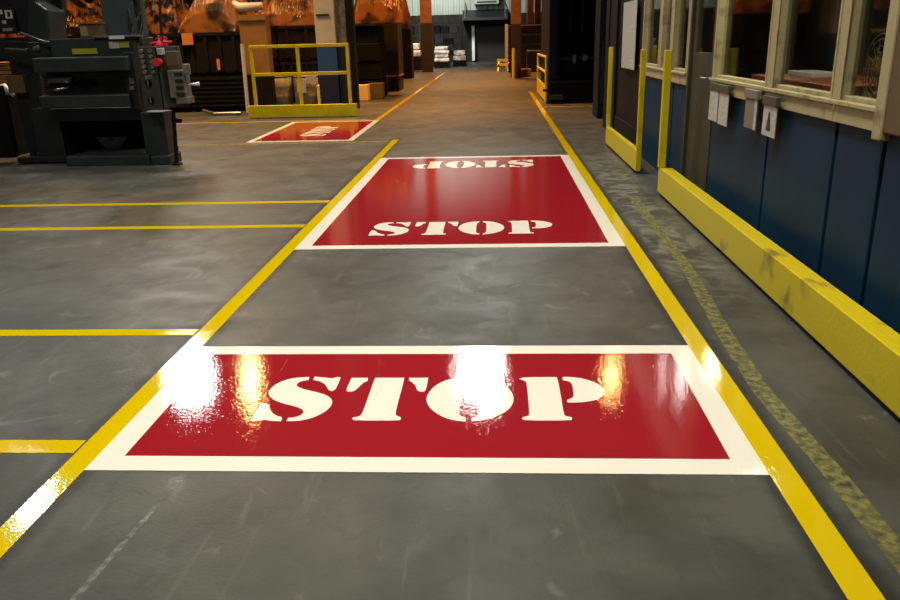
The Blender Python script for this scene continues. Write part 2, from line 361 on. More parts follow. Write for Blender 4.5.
# ================================================================== floor paint
T = .0016
LW0, LW1, RW0, RW1 = -1.760, -1.655, 1.032, 1.140
CX = (LW1+RW0)/2
def line(x0, x1, y0, y1, label, m='yellow', group=None, z=T, name='floor_line'):
    return tag(MB().box(x0, x1, y0, y1, 0.0002, z).build(name, M[m]), label, 'floor line', group)
line(LW0, LW1, -1, 13.5, 'long bright yellow line along the left edge of the two red stop panels')
line(RW0, RW1, -1, 19.4, 'long bright yellow line along the right edge of the two red stop panels')
line(RW0, RW1, 19.55, 25.3, 'short yellow line beside the small yellow rail at the black press')
tag(MB().prism([(-2.60, 16.5, .0002), (-2.50, 16.5, .0002), (-2.58, 46, .0002), (-2.68, 46, .0002)], (0, 0, T)).build('floor_line', M['yellow']), 'thin yellow line running far back beside the small red panel', 'floor line')
line(-14, LW0-.01, 2.80, 2.91, 'nearest yellow line crossing the left floor beside the near stop panel')
line(-14, LW0-.01, 4.17, 4.27, 'yellow line crossing the left floor level with the gap between stop panels')
line(-14, LW0-.01, 6.93, 7.04, 'lower of the two close yellow lines crossing the floor left of the far stop panel')
line(-14, LW0-.01, 8.07, 8.18, 'upper of the two close yellow lines crossing the floor left of the far stop panel')
line(-14, LW0-.01, 13.20, 13.29, 'faint thin yellow line on the floor just in front of the small red panel', 'paleline')
line(-14, -2.75, 17.12, 17.22, 'thin yellow line on the floor right in front of the yellow barrier gate', 'yellow')
line(RW1+.02, 2.9, 19.42, 19.54, 'short orange-lit yellow line along the foot of the black press')
# worn old line on the right (a smeared band)
m_ = MB(); pl = [(1.42, 8.2), (1.40, 6.8), (1.36, 5.4), (1.27, 4.2), (1.235, 3.4), (1.27, 2.7), (1.28, 1.9), (1.27, .5)]
m_.prism([(x_-.04, y_, .0002) for x_, y_ in pl]+[(x_+.05, y_, .0002) for x_, y_ in pl[::-1]], (0, 0, .0008))
tag(m_.build('worn_line', M['oldyellow']), 'worn and smeared old yellow line between the lane and the yellow kick barrier', 'floor line')
m_ = MB(); pl = [(-1.33, 1.6), (-1.275, 2.2), (-1.235, 2.60)]
m_.prism([(x_-.012, y_, .0002) for x_, y_ in pl]+[(x_+.012, y_, .0002) for x_, y_ in pl[::-1]], (0, 0, .0006))
tag(m_.build('scuff_streak', M['scratch']), 'pale scratch streak on the bare floor below the near stop panel', 'scratch')

LET = {"S":[[[-0.947,3.57],[-1.002,3.564],[-1.043,3.547],[-1.079,3.511],[-1.1,3.467],[-1.108,3.416],[-1.103,3.374],[-1.084,3.337],[-1.049,3.299],[-1.004,3.269],[-0.956,3.246],[-0.92,3.227],[-0.894,3.204],[-0.883,3.178],[-0.888,3.148],[-0.911,3.128],[-0.941,3.12],[-0.94,3.09],[-0.907,3.09],[-0.869,3.098],[-0.829,3.123],[-0.793,3.168],[-0.773,3.218],[-0.769,3.279],[-0.786,3.324],[-0.818,3.36],[-0.861,3.387],[-0.904,3.407],[-0.947,3.429],[-0.978,3.454],[-0.99,3.474],[-0.987,3.503],[-0.969,3.523],[-0.943,3.533]],[[-0.919,3.573],[-0.877,3.567],[-0.841,3.554],[-0.819,3.556],[-0.805,3.572],[-0.785,3.564],[-0.783,3.474],[-0.786,3.416],[-0.799,3.404],[-0.818,3.416],[-0.834,3.455],[-0.856,3.494],[-0.884,3.52],[-0.92,3.533]],[[-1.109,3.266],[-1.093,3.273],[-1.071,3.263],[-1.057,3.229],[-1.032,3.177],[-1.002,3.144],[-0.967,3.126],[-0.965,3.089],[-1.008,3.09],[-1.047,3.104],[-1.071,3.097],[-1.093,3.086],[-1.107,3.1],[-1.108,3.171]]],"T":[[[-0.729,3.56],[-0.647,3.56],[-0.641,3.52],[-0.659,3.507],[-0.669,3.468],[-0.681,3.423],[-0.694,3.398],[-0.72,3.398],[-0.731,3.416],[-0.73,3.487]],[[-0.609,3.56],[-0.463,3.56],[-0.461,3.449],[-0.462,3.313],[-0.461,3.158],[-0.449,3.142],[-0.431,3.131],[-0.428,3.11],[-0.437,3.099],[-0.636,3.098],[-0.648,3.111],[-0.648,3.128],[-0.624,3.136],[-0.614,3.15],[-0.611,3.208],[-0.611,3.361],[-0.611,3.5]],[[-0.439,3.56],[-0.344,3.56],[-0.342,3.487],[-0.344,3.405],[-0.357,3.398],[-0.378,3.401],[-0.388,3.423],[-0.398,3.468],[-0.418,3.507],[-0.437,3.527]]],"O":[[[-0.152,3.569],[-0.218,3.553],[-0.271,3.516],[-0.31,3.449],[-0.33,3.374],[-0.333,3.307],[-0.317,3.243],[-0.284,3.181],[-0.236,3.127],[-0.185,3.099],[-0.139,3.091],[-0.139,3.131],[-0.162,3.144],[-0.172,3.166],[-0.173,3.279],[-0.172,3.411],[-0.17,3.462],[-0.166,3.507],[-0.148,3.527]],[[-0.121,3.569],[-0.052,3.556],[0.003,3.514],[0.051,3.443],[0.073,3.375],[0.077,3.309],[0.063,3.234],[0.032,3.178],[-0.018,3.128],[-0.067,3.099],[-0.115,3.093],[-0.113,3.131],[-0.092,3.139],[-0.083,3.166],[-0.083,3.291],[-0.083,3.462],[-0.095,3.507],[-0.119,3.527]]],"P":[[[0.106,3.546],[0.135,3.566],[0.294,3.569],[0.298,3.514],[0.298,3.339],[0.296,3.163],[0.302,3.147],[0.326,3.136],[0.33,3.12],[0.32,3.104],[0.119,3.103],[0.108,3.119],[0.111,3.135],[0.137,3.146],[0.143,3.162],[0.144,3.315],[0.144,3.501],[0.134,3.527]],[[0.323,3.569],[0.371,3.569],[0.423,3.55],[0.472,3.507],[0.503,3.456],[0.509,3.412],[0.496,3.358],[0.465,3.316],[0.416,3.29],[0.364,3.283],[0.324,3.283],[0.321,3.31],[0.348,3.33],[0.359,3.357],[0.361,3.406],[0.362,3.475],[0.355,3.516],[0.321,3.533]]]}
ORDER = 'STOP'
def letters(root, cx, cy, rot, sx=1, sy=1, z=T+.001):
    for k in ORDER:
        m_ = MB()
        for c in LET[k]:
            pts = []
            for x_, y_ in c:
                u, v = (x_+.300)*sx, (y_-3.330)*sy
                pts.append((cx+u*math.cos(rot)-v*math.sin(rot), cy+u*math.sin(rot)+v*math.cos(rot), z))
            # one round of corner cutting keeps the stencil curves smooth
            sm = []
            n = len(pts)
            for i in range(n):
                a, b_, c_ = Vector(pts[i-1]), Vector(pts[i]), Vector(pts[(i+1) % n])
                if (a-b_).angle(c_-b_) > R(115): sm += [b_.lerp(a, .25), b_.lerp(c_, .25)]
                else: sm.append(b_)
            m_.prism(sm, (0, 0, .0009))
        m_.build('letter', M['cream'], root)
def panel(x0, x1, y0, y1, b, label, texts, bs=None, skew=0):
    o = thing('stop_marking', ((x0+x1)/2, (y0+y1)/2, 0), label, 'floor sign')
    bs = bs or b
    m_ = MB(); z0, t = .0004, T
    def P(x, y): return (x+skew*(y-y0)/(y1-y0), y, z0)
    for a in (((x0, y0), (x1, y0), (x1, y0+b), (x0, y0+b)), ((x0, y1-b), (x1, y1-b), (x1, y1), (x0, y1)), ((x0, y0+b), (x0+bs, y0+b), (x0+bs, y1-b), (x0, y1-b)), ((x1-bs, y0+b), (x1, y0+b), (x1, y1-b), (x1-bs, y1-b))):
        m_.prism([P(*q) for q in a], (0, 0, t))
    m_.build('border', M['cream'], o)
    m_ = MB(); m_.prism([P(*q) for q in ((x0+bs, y0+b), (x1-bs, y0+b), (x1-bs, y1-b), (x0+bs, y1-b))], (0, 0, t+.0001))
    m_.build('red_field', M['red'], o)
    for tx in texts: letters(o, *tx)
    return o
sp = panel(LW1, RW0, 2.665, 3.99, .115, 'nearest wet-looking red floor panel with one large cream STOP', [(-.300, 3.330, 0)])
MB().prism([(-1.112, 2.80, .0018), (-1.107, 2.80, .0018), (-1.117, 3.85, .0018), (-1.122, 3.85, .0018)], (0, 0, .0014)).build('paint_seam', M['red'], sp, .0006)
panel(LW1, RW0, 6.12, 11.30, .115, 'long red floor panel farther down the lane reading STOP from both ends', [(-.305, 6.82, 0, 1.0, 1.08), (-.305, 10.56, math.pi, 1.0, 1.28)], .12)
panel(-4.32, -2.44, 13.45, 16.97, .13, 'small orange-lit red floor panel with sideways lettering before the barrier gate', [(-3.35, 15.1, math.pi/2, 1.05, 1.0)], .11, -.05)

# ================================================================== yellow barriers
o = thing('kick_barrier', (1.75, 4, 0), 'long low yellow kick barrier with a post along the blue office wall', 'barrier')
bx('kick_plate', M['kick'], o, 1.70, 1.76, -1.0, 8.30, .03, .285, bevel=.006)
for y_ in (8.1, 6, 4, 2, 0): bx('foot', M['blackmatt'], o, 1.72, 1.745, y_-.06, y_+.06, 0, .03)
MB().box(1.685, 1.755, 8.22, 8.29, .286, 1.45).build('post', M['steely'], o, .006)
bx('top_ledge', M['kick'], o, 1.76, 1.84, -1.0, 8.30, .262, .27)
o = thing('barrier_gate', (1.75, 11, 0), 'short free-standing yellow barrier with two uprights before the dark glazed door', 'barrier')
bx('kick_plate', M['kick'], o, 1.69, 1.75, 9.58, 12.32, .03, .285, bevel=.006)
for y_ in (9.8, 12.1): bx('foot', M['blackmatt'], o, 1.70, 1.74, y_-.06, y_+.06, 0, .03)
for y_ in (9.58, 12.26): MB().box(1.69, 1.75, y_, y_+.06, .286, 1.44).build('post', M['steely'], o, .006)

o = thing('barrier_gate', (-4.35, 18, 0), 'wide yellow barrier with two rails and kick plate in front of the drums', 'barrier')
MB().box(-5.62, -3.13, 17.94, 18.06, .02, .285).build('kick_plate', M['steely'], o, .008)
for a, b_ in ((-5.44, 'post'), (-4.39, 'post'), (-3.27, 'post')): MB().box(a-.035, a+.035, 17.97, 18.03, 0, 1.58).build(b_, M['steely'], o, .006)
for z_ in (1.555, .96): MB().box(-5.475 if z_ > 1 else -5.405, -3.235 if z_ > 1 else -3.305, 17.965, 18.035, z_-.035, z_+.035).build('rail', M['steely'], o, .008)
o = thing('barrier_rail', (1.30, 23, 0), 'small yellow rail with kick plate at the corner of the black press', 'barrier')
bx('kick_plate', M['steely'], o, 1.27, 1.31, 20.6, 25.0, .03, .42, bevel=.006)
for y_ in (20.7, 24.7): MB().tube([(1.29, y_, 0), (1.29, y_, 1.15)], .035).build('post', M['steely'], o)
for z_ in (1.12, .75): MB().tube([(1.29, 20.7, z_), (1.29, 24.7, z_)], .035).build('rail', M['steely'], o)

# ================================================================== heaps, bins and drums
def heap(name, m, x0, x1, y0, y1, z0, h, seed, label, cat, amp=.22, freq=1.7, nx=72, ny=34, edge=.35, group=None):
    bm = bmesh.new(); g = []
    for j in range(ny+1):
        row = []
        for i in range(nx+1):
            u, v = i/nx, j/ny
            x_, y_ = x0+(x1-x0)*u, y0+(y1-y0)*v
            e = min(1, min(u, 1-u)/edge*1.2)**.5*min(1, min(v, 1-v)/edge*1.6)**.5
            p = Vector((x_*freq, y_*freq, seed*3.1))
            r = 1-abs(noise.fractal(p, .75, 2.2, 5))*2.1; r2 = noise.noise(p*.45)
            z = z0+e*(h*(.62+.5*r2)+amp*r)+.02
            row.append(bm.verts.new((x_+.10*noise.noise(p*2), y_+.10*noise.noise(p*2+Vector((5, 0, 0))), max(z0+.01, z))))
        g.append(row)
    for j in range(ny):
        for i in range(nx): bm.faces.new((g[j][i], g[j][i+1], g[j+1][i+1], g[j+1][i]))
    rim = g[0]+[r_[-1] for r_ in g[1:]]+g[-1][-2::-1]+[r_[0] for r_ in g[-2:0:-1]]
    lo = [bm.verts.new((q.co.x, q.co.y, z0)) for q in rim]
    for i in range(len(rim)): bm.faces.new((rim[i], lo[i], lo[(i+1) % len(lo)], rim[(i+1) % len(lo)]))
    bm.faces.new(lo)
    bmesh.ops.recalc_face_normals(bm, faces=bm.faces)
    me = bpy.data.meshes.new(name); bm.to_mesh(me); bm.free(); me.materials.append(m)
    ob = bpy.data.objects.new(name, me); C.objects.link(ob)
    return tag(ob, label, cat, group)
def bin_(x0, x1, y0, y1, z0, z1, label, m='darkbin', ribs=5, horiz=False, group='dark steel bins in the background stacks'):
    o = thing('steel_bin', ((x0+x1)/2, (y0+y1)/2, z0), label, 'bin', group)
    t = .05; b0 = z0+.10
    w_ = MB(); w_.box(x0, x1, y0, y0+t, b0, z1); w_.box(x0, x1, y1-t, y1, b0, z1); w_.box(x0, x0+t, y0+t, y1-t, b0, z1); w_.box(x1-t, x1, y0+t, y1-t, b0, z1); w_.box(x0+t, x1-t, y0+t, y1-t, b0, b0+t)
    r_ = w_
    if horiz:
        for k in range(ribs):
            z = b0+(z1-b0)*(k+.5)/ribs; r_.box(x0, x1, y0-.04, y0+.01, z-.025, z+.025)
    else:
        for k in range(ribs):
            x_ = x0+(x1-x0)*(k+.5)/ribs; r_.box(x_-.04, x_+.04, y0-.05, y0+.01, b0+.03, z1-.10)
    r_.build('tub', M[m], o)
    MB().box(x0, x1, y0-.05, y0-.005, z1-.08, z1).build('rim', M[m], o)
    for a in (x0+.05, x1-.2):
        for b_ in (y0+.02, y1-.2): bx('foot', M['blackmatt'], o, a, a+.15, b_, b_+.15, z0, b0)
    return o
# stacks behind the press, left
xs = [at(x_, 80, 20.2)[0] for x_ in (-40, 40, 92, 140, 188, 246)]
zt = at(190, 33, 20.2)[1]; zm = at(190, 77, 20.2)[1]
names = ['beyond the slanted strut at the picture edge', 'behind the upright casting of the press', 'behind the control panel of the press', 'right behind the grey junction box of the press', 'just left of the leaning white pole']
for i in range(5):
    bin_(xs[i]+.03, xs[i+1]-.03, 20.2, 22.4, 0, zm, 'lower ribbed dark bin '+names[i], 'ribbin', 7, i >= 3)
    bin_(xs[i]+.03, xs[i+1]-.03, 20.2, 22.4, zm, zt, 'upper dark bin '+names[i], 'darkbin', 4)
tag(bx('orange_tag', M['orange'], None, *at(182, 39, 20.1)[:1], at(193, 39, 20.1)[0], 20.09, 20.11, at(187, 45, 20.1)[1], at(187, 33, 20.1)[1]), 'square orange tag on the upper dark bin behind the junction box', 'tag')
tag(bx('orange_tag', M['orange'], None, at(217, 64, 20.1)[0], at(220, 64, 20.1)[0], 20.09, 20.11, at(218, 70, 20.1)[1], at(218, 59, 20.1)[1]), 'small narrow orange light, shown as an unlit tag, on the upper dark bin near the white pole', 'tag')  # small orange light drawn as a plain orange plate
heap('scrap_heap', M['heap'], xs[0], xs[1]-.22, 20.2, 22.4, zt, 1.5, 1, 'crumpled copper-brown sheets heaped on the bins at the far left edge', 'heap', amp=.5)
heap('scrap_heap', M['heap'], xs[1], xs[2]+.1, 20.3, 22.4, zt, .9, 2, 'brightly lit crumpled heap between the navy cloth and the grey upright', 'heap', amp=.45, freq=2.6)
heap('scrap_heap', M['heap'], xs[2]+.35, xs[4]-.25, 20.3, 22.4, zt, 1.9, 4.3, 'tangled dark brown heap above the control panel of the press', 'heap', amp=.6, freq=2.4)
heap('tarpaulin', M['heap2'], xs[4]-.15, xs[5]-.05, 20.2, 22.4, zt, 1.6, 5, 'smooth orange-brown sheet draped over the bins left of the leaning pole', 'sheet', amp=.18, freq=1.2)
tag(MB().tube([at2 for at2 in [(at(226, 3, 20.6)[0], 20.6, at(226, 3, 20.6)[1]+.08), (at(240, 8, 20.6)[0], 20.6, at(240, 8, 20.6)[1]), (at(262, 6, 20.6)[0], 20.6, at(262, 6, 20.6)[1])]], [.06, .13, .09], 12).build('film_roll', M['plastic_white'], smooth=True), 'white crumpled film lying on the heap above the cardboard box', 'film')
# behind the barrier gate
xa, xb, za, zb = rect(262, 20, 318, 104, 22.7)
zq = at(290, 62, 22.7)[1]
xl = at(243, 90, 22.7)[0]
xm = (xl+xb)/2
bin_(xl, xm-.03, 22.7, 24.5, 0, zq, 'lower dark bin behind the first grey drum', 'darkbin', 5)
bin_(xm+.03, xb, 22.7, 24.5, 0, zq, 'lower dark bin behind the second grey drum', 'darkbin', 5)
bin_(xl, xm-.03, 22.7, 24.5, zq, zb-.15, 'upper dark bin behind the tall cardboard box', 'darkbin', 2)
bin_(xm+.03, xb, 22.7, 24.5, zq, zb-.15, 'upper dark bin next to the white and blue column', 'darkbin', 2)
heap('tarpaulin', M['heap2'], xl+.3, xb+.30, 22.75, 24.5, zb-.15, 1.7, 7, 'crumpled orange-brown sheet heaped on the bins behind the barrier gate', 'sheet', amp=.3, freq=1.4)
xa, xb2, za, zb2 = rect(241, 15, 268, 75, 19.8)
o = thing('cardboard_box', ((xa+xb2)/2, 20.1, 0), 'tall tan cardboard box on a pallet behind the left of the barrier gate', 'box')
bx('carton', M['carton'], o, xa, xb2, 19.8, 20.15, .9, zb2, bevel=.01)
bx('flap', M['carton'], o, xa, xb2, 19.76, 19.79, zb2-.12, zb2+.01)
bx('plinth', M['darkbin'], o, xa, xb2, 19.82, 20.13, 0, .9, bevel=.02)
for (pa, pb, lab, pap) in ((262, 290, 'drab grey-green drum behind the barrier gate, next to the cardboard box', 0), (293, 317, 'drab grey drum with white papers behind the middle post of the barrier gate', 1)):
    x0, x1, z0, z1 = rect(pa, 76, pb, 106, 21.2); r_ = (x1-x0)/2; xc = (x0+x1)/2
    o = thing('steel_drum', (xc, 21.4, 0), lab, 'drum')
    MB().lathe([(r_*.98, 0), (r_, .02), (r_, z1*.33), (r_*1.012, z1*.35), (r_, z1*.37), (r_, z1*.64), (r_*1.012, z1*.66), (r_, z1*.68), (r_, z1-.02)], xc, 21.4, 0).build('body', M['drum'], o, smooth=True)
    MB().lathe([(r_*1.02, z1-.03), (r_*1.02, z1), (r_*.94, z1), (r_*.93, z1-.015)], xc, 21.4, 0).build('lid', M['drum'], o, smooth=True)
    if pap:
        for q in ((297, 80, 306, 93), (306, 76, 316, 83)):
            a0, a1, b0, b1 = rect(*q, 21.4-r_-.02); bx('paper', M['paper'], o, a0, a1, 21.4-r_-.03, 21.4-r_-.024, b0, b1)
# leaning white pole and floor bar
a, b_ = at(242, 44, 19.3), at(250, 112, 19.3)
tag(MB().tube([(a[0], 19.3, a[1]), (b_[0], 19.15, .03)], .045).build('pole', M['paper']), 'thin white pole standing left of the yellow barrier gate', 'pole')
tag(MB().tube([(b_[0]-.1, 18.9, .05), (b_[0]-.75, 18.9, .05), (b_[0]-1.15, 19.3, .1)], .04).build('steel_bar', M['steel']), 'short grey steel bar lying on the floor by the white pole', 'bar')
# white and blue column
x0, x1, _, _ = rect(316, 20, 346, 60, 20.2)
zs = at(330, 46, 20.2)[1]; zk = at(330, 76, 20.2)[1]
o = thing('steel_column', ((x0+x1)/2, 20.4, 0), 'steel column painted white above and blue below behind the barrier gate', 'column')
def hcol(z0, z1, m, nm):
    q = MB(); w = (x1-x0)
    q.box(x0, x0+w*.66, 20.2, 20.24, z0, z1); q.box(x0+w*.3, x0+w*.36, 20.24, 20.66, z0, z1); q.box(x0, x0+w*.66, 20.66, 20.7, z0, z1)
    q.build(nm, M[m], o)
hcol(zs, 12.9, 'colwhite', 'white_shaft'); hcol(zk, zs, 'colblue', 'blue_band'); hcol(0.03, zk, 'colnavy', 'navy_base')
q = MB().box(x0+(x1-x0)*.68, x1, 20.3, 20.42, 1.5, 12.9).build('grey_side', M['junction'], o)  # the column's grey side face, added as a separate box
MB().box(x0+(x1-x0)*.68, x1, 20.3, 20.42, 0.03, 1.5).build('navy_side', M['colnavy'], o)
MB().box(x1+.01, x1+.20, 20.25, 20.5, 0, 12.9).build('black_duct', M['black'], o)
bx('base_plate', M['colnavy'], o, x0-.05, x1+.05, 20.1, 20.75, 0, .03)
q = MB().box(x0+.05, x0+(x1-x0)*.5, 20.17, 20.19, at(325, 16, 20.2)[1], at(325, 14, 20.2)[1]).build('band', M['machined'], o)
# carton pieces behind the column, lamplight put into their bright colour
x0, x1, z0, z1 = rect(317, 85, 325, 98, 21.0); tag(bx('carton_piece', M['litcard'], None, x0, x1, 21.0, 21.3, 0, z1, bevel=.01), 'small yellow carton coloured as lamp-lit between the second drum and the blue column', 'box')
x0, x1, z0, z1 = rect(356, 85, 368, 99, 23.0); tag(bx('carton_piece', M['litcard'], None, x0, x1, 23.0, 23.4, 0, z1, bevel=.01), 'small carton coloured as lamp-lit on the floor right of the barrier gate', 'box')
# black draped stack right of the column
x0, x1, z0, z1 = rect(353, 24, 380, 96, 24)
o = thing('draped_stack', ((x0+x1)/2, 24.5, 0), 'tall black stack right of the blue column under an orange-brown sheet', 'stack')
for k in range(4): bx('crate', M['blackmatt'], o, x0+.03*(k % 2), x1-.04*(k % 2), 24+.04*(k % 2), 25.5, (z1-.02)*k/4+.01, (z1-.02)*(k+1)/4-.02, bevel=.02)
heap('tarpaulin', M['heap2'], x0+.05, x1+.75, 23.9, 26, z1+.01, 1.1, 9, 'orange-brown sheet sagging over the tall black stack right of the column', 'sheet', amp=.3, freq=1.3, edge=.2)
x0, x1, z0, z1 = rect(377, 22, 398, 76, 27)
o = thing('wrapped_pallet', ((x0+x1)/2, 27.5, 0), 'smoky grey wrapped pallet load beside the black stack', 'pallet')
bx('wrapped_load', M['greypanel'], o, x0, x1, 27, 28.4, .55, z1, bevel=.06)
bx('deck', M['wood'], o, x0, x1, 27, 28.4, .47, .54); 
for a in (x0+.02, (x0+x1)/2-.06, x1-.14): bx('runner', M['sootbrown'], o, a, a+.12, 27, 28.4, 0, .47)
x0, x1, z0, z1 = rect(372, 82, 386, 97, 24.2); tag(bx('crate', M['boxbrown'], None, x0, x1, 23.4, 23.9, 0, z1, bevel=.02), 'small brown crate on the floor in front of the grey wrapped load', 'crate')
x0, x1, z0, z1 = rect(397, 20, 411, 77, 36)
o = thing('black_cabinet', ((x0+x1)/2, 36.5, 0), 'narrow black cabinet between the grey load and the orange column', 'cabinet')
bx('body', M['blackmatt'], o, x0, x1, 36, 37, 0, z1-.4, bevel=.02); bx('top_box', M['machined'], o, x0+.1, x1-.1, 36.1, 36.9, z1-.39, z1, bevel=.02)
# far shelves and bales
def column_(x0, x1, Y, zc, label, nm='steel_column'):
    o = thing(nm, ((x0+x1)/2, Y+.2, 0), label, 'column')
    w = x1-x0
    for (za, zb_, m, n_) in ((0, zc, 'sootbrown', 'dark_base'), (zc, 13.1, 'colorange', 'shaft')):
        q = MB(); q.box(x0, x1, Y, Y+.05, za, zb_); q.box(x0+w*.45, x0+w*.55, Y+.05, Y+.4, za, zb_); q.box(x0, x1, Y+.4, Y+.45, za, zb_); q.build(n_, M[m], o)
    return o
x0, x1, _, zc = rect(421, 23, 432, 70, 43); column_(x0, x1, 43, zc, 'orange-topped steel column left of the far doorway')
def rack(px0, py0, px1, Y, label):
    x0, x1, _, z1 = rect(px0, py0, px1, 62, Y)
    o = thing('storage_rack', ((x0+x1)/2, Y+.5, 0), label, 'rack')
    for a in (x0, x1-.1):
        for b_ in (Y, Y+.9): bx('upright', M['sootbrown'], o, a, a+.1, b_, b_+.1, 0, z1)
    for k in range(4): bx('shelf', M['sootbrown'], o, x0+.1, x1-.1, Y, Y+1, z1*(k+1)/4.2-.05, z1*(k+1)/4.2)
    for k in range(3):
        x_ = x0+.15
        while x_ < x1-.7:
            w = random.uniform(.4, .8); h_ = random.uniform(.25, .55)
            bx('stored_part', M[random.choice(['machined', 'darkbin', 'ribbin', 'machine'])], o, x_, x_+w*.9, Y+.1, Y+.8, z1*(k+1)/4.2, z1*(k+1)/4.2+h_, bevel=.03); x_ += w
rack(402, 22, 421, 50, 'dark storage rack between the black cabinet and the far orange column')
rack(432, 20, 462, 53, 'dark storage rack between the far orange column and the doorway')
def bale(px0, py0, px1, py1, Y, label, n=2, stand=0):
    x0, x1, z0, z1 = rect(px0, py0, px1, py1, Y)
    o = thing('white_bale', ((x0+x1)/2, Y+.4, 0), label, 'bale', 'white bales against the far wall')
    zb_ = max(z0, .35)
    bx('base', M['blackmatt'], o, x0, x1, Y, Y+.8, 0, zb_)
    for k in range(n): bx('layer', M['bale'], o, x0+.04*(k % 2), x1-.05*(k % 2), Y+.02, Y+.78, zb_+(z1-zb_)*k/n, zb_+(z1-zb_)*(k+1)/n-.02, bevel=.06)
bale(412, 43, 420, 57, 46, 'small bright white bale left of the far orange column', 2)
bale(434, 46, 449, 65, 49, 'largest white bale just right of the far orange column', 4)
bale(453, 50, 466, 64, 51, 'white bale between the largest bale and the far doorway', 2)
# duct unit and hood on the far wall
x0, x1, z0, z1 = rect(474, -8, 499, 4, 59)
o = thing('wall_unit', ((x0+x1)/2, 59.4, z0), 'grey louvred unit mounted high on the white siding above the doorway', 'vent unit')
bx('casing', M['siding'], o, x0, x1, 59.1, 59.93, z0, z1, bevel=.03)
for k in range(5): bx('louvre', M['machined'], o, x0+.2, x1-.2, 59.04, 59.09, z0+.12+k*.2, z0+.2+k*.2)
x0, x1, z0, z1 = rect(462, 9, 508, 20, 58.5)
o = thing('door_canopy', ((x0+x1)/2, 59, z0), 'dark canopy sticking out over the far doorway', 'canopy')
MB().prism([(x0, 59.94, z1), (x0, 58.4, z0+.15), (x0, 58.4, z0), (x0, 59.94, z0)], (x1-x0, 0, 0)).build('hood', M['machined'], o)
for a in (x0+.2, x1-.2): MB().tube([(a, 58.4, z0+.1), (a, 59.93, z1+.5)], .04).build('bracket', M['steel'], o)
# post and trestle by the far doorway
x0, x1, z0, z1 = rect(505, 24, 508, 58, 45)
tag(MB().box(x0, x1, 45, 45.15, 0, z1).build('post', M['mint']), 'slim pale post just left of the right-hand orange column', 'post')
x0, x1, z0, z1 = rect(497, 59, 511, 68, 42)
o = thing('yellow_trestle', ((x0+x1)/2, 42.3, 0), 'low yellow trestle at the foot of the pale post', 'trestle')
MB().box(x0, x1, 42, 42.12, z1-.12, z1).build('beam', M['steely'], o); MB().box(x0, x1, 42.6, 42.72, z1-.35, z1-.23).build('beam', M['steely'], o)
for a in (x0+.05, x1-.15):
    MB().tube([(a, 41.95, 0), (a+.05, 42.3, z1-.12), (a, 42.75, 0)], .04, 6).build('leg', M['steely'], o)
# right-hand columns
x0, x1, _, zc = rect(511, 24, 521, 78, 34.4); column_(x0, x1, 34.4, zc, 'orange-topped steel column right of the far doorway')
x0, x1, z0, z1 = rect(512, 48, 515.5, 77, 33.9); tag(MB().tube([(x0+.06, 33.9, 0), (x0+.06, 33.9, z1)], .07, 12).build('bollard', M['steely']), 'yellow bollard standing against the dark foot of the right-hand column', 'bollard')
x0, x1, z0, z1 = rect(518, 69, 531, 77, 35.2); tag(bx('carton', M['wood'], None, x0+.03, x1, 35.1, 35.6, 0, z1, bevel=.02), 'low tan carton on the floor right of the yellow bollard', 'box')
x0, x1, _, zc = rect(527, 24, 549, 70, 40)
o = thing('steel_stack', ((x0+x1)/2, 41, 0), 'dark stacked shelves with orange sheets above, between column and black press', 'stack')
for k in range(5): bx('tier', M['sootbrown'], o, x0-.9, x1+.1, 40, 41.6, zc*k/5+.02, zc*(k+1)/5-.03, bevel=.03)
for k in range(3): bx('orange_sheet', M['colorange'], o, x0+(x1-x0)*k/3, x0+(x1-x0)*(k+.88)/3, 40.1+k*.15, 40.2+k*.15, zc, zc+5, bevel=.02)
a = at(527, 51, 36.5); b_ = at(547, 51, 36.5)
o = thing('handrail', (a[0], 36.5, 0), 'thin grey handrail in front of the dark stacked shelves', 'rail')
MB().tube([(a[0], 36.5, a[1]), (b_[0], 36.5, b_[1])], .04).build('top_rail', M['steel'], o)
for q in (a[0], b_[0]): MB().tube([(q, 36.5, 0), (q, 36.5, a[1])], .035).build('post', M['steel'], o)

# ================================================================== black press on the right
x0 = at(549, 60, 20.4)[0]; x1 = at(600, 60, 20.4)[0]+.9
o = thing('black_press', ((x0+x1)/2, 22, 0), 'large black press with a recessed bed, right of the lane before the office', 'press')
bx('base', M['blackmatt'], o, x0, x1, 20.4, 24, 0, .55, bevel=.03)
bx('upright', M['black'], o, x0, x0+.28, 20.5, 24, .55, 5.5, bevel=.02)
bx('upright', M['black'], o, x1-.5, x1, 20.5, 24, .55, 5.5, bevel=.02)
bx('back_panel', M['blackmatt'], o, x0+.28, x1-.5, 22.6, 22.8, .55, 5.5)
bx('bed', M['black'], o, x0+.28, x1-.5, 20.6, 22.6, .75, .95, bevel=.02)
bx('ram', M['blackmatt'], o, x0+.35, x1-.6, 20.9, 22.5, 2.3, 5.2, bevel=.03)
bx('crossbar', M['machined'], o, x0+.28, x1-.5, 20.5, 20.6, 1.05, 1.12)
for p_ in (.55, .85, 1.2): MB().tube([(x0+p_, 20.8, 1.7), (x0+p_, 20.8, 5.2)], .035).build('guide_rod', M['machined'], o)
for q in ((573, 55, 576, 63), (583, 55, 587, 61), (600, 46, 603, 53)):  # lit glints on the press, built as bright steel bars
    a0, a1, b0, b1 = rect(*q, 20.48); bx('glint_bar', M['steel'], o, a0, a1, 20.40, 20.5, b0, b1, bevel=.01)
bx('blue_edge', M['bluedark'], o, x0+.02, x0+.2, 20.44, 20.49, .6, 5.4)
tg = MB(); tg.box(x0-.14, x0-.02, 20.42, 20.5, .3, .36); tg.box(x0+.02, x0+.35, 20.3, 20.38, .1, .22); tg.build('hose_bracket', M['machine'], o)
x0, x1, z0, z1 = rect(598, 55, 604, 118, 16.4)
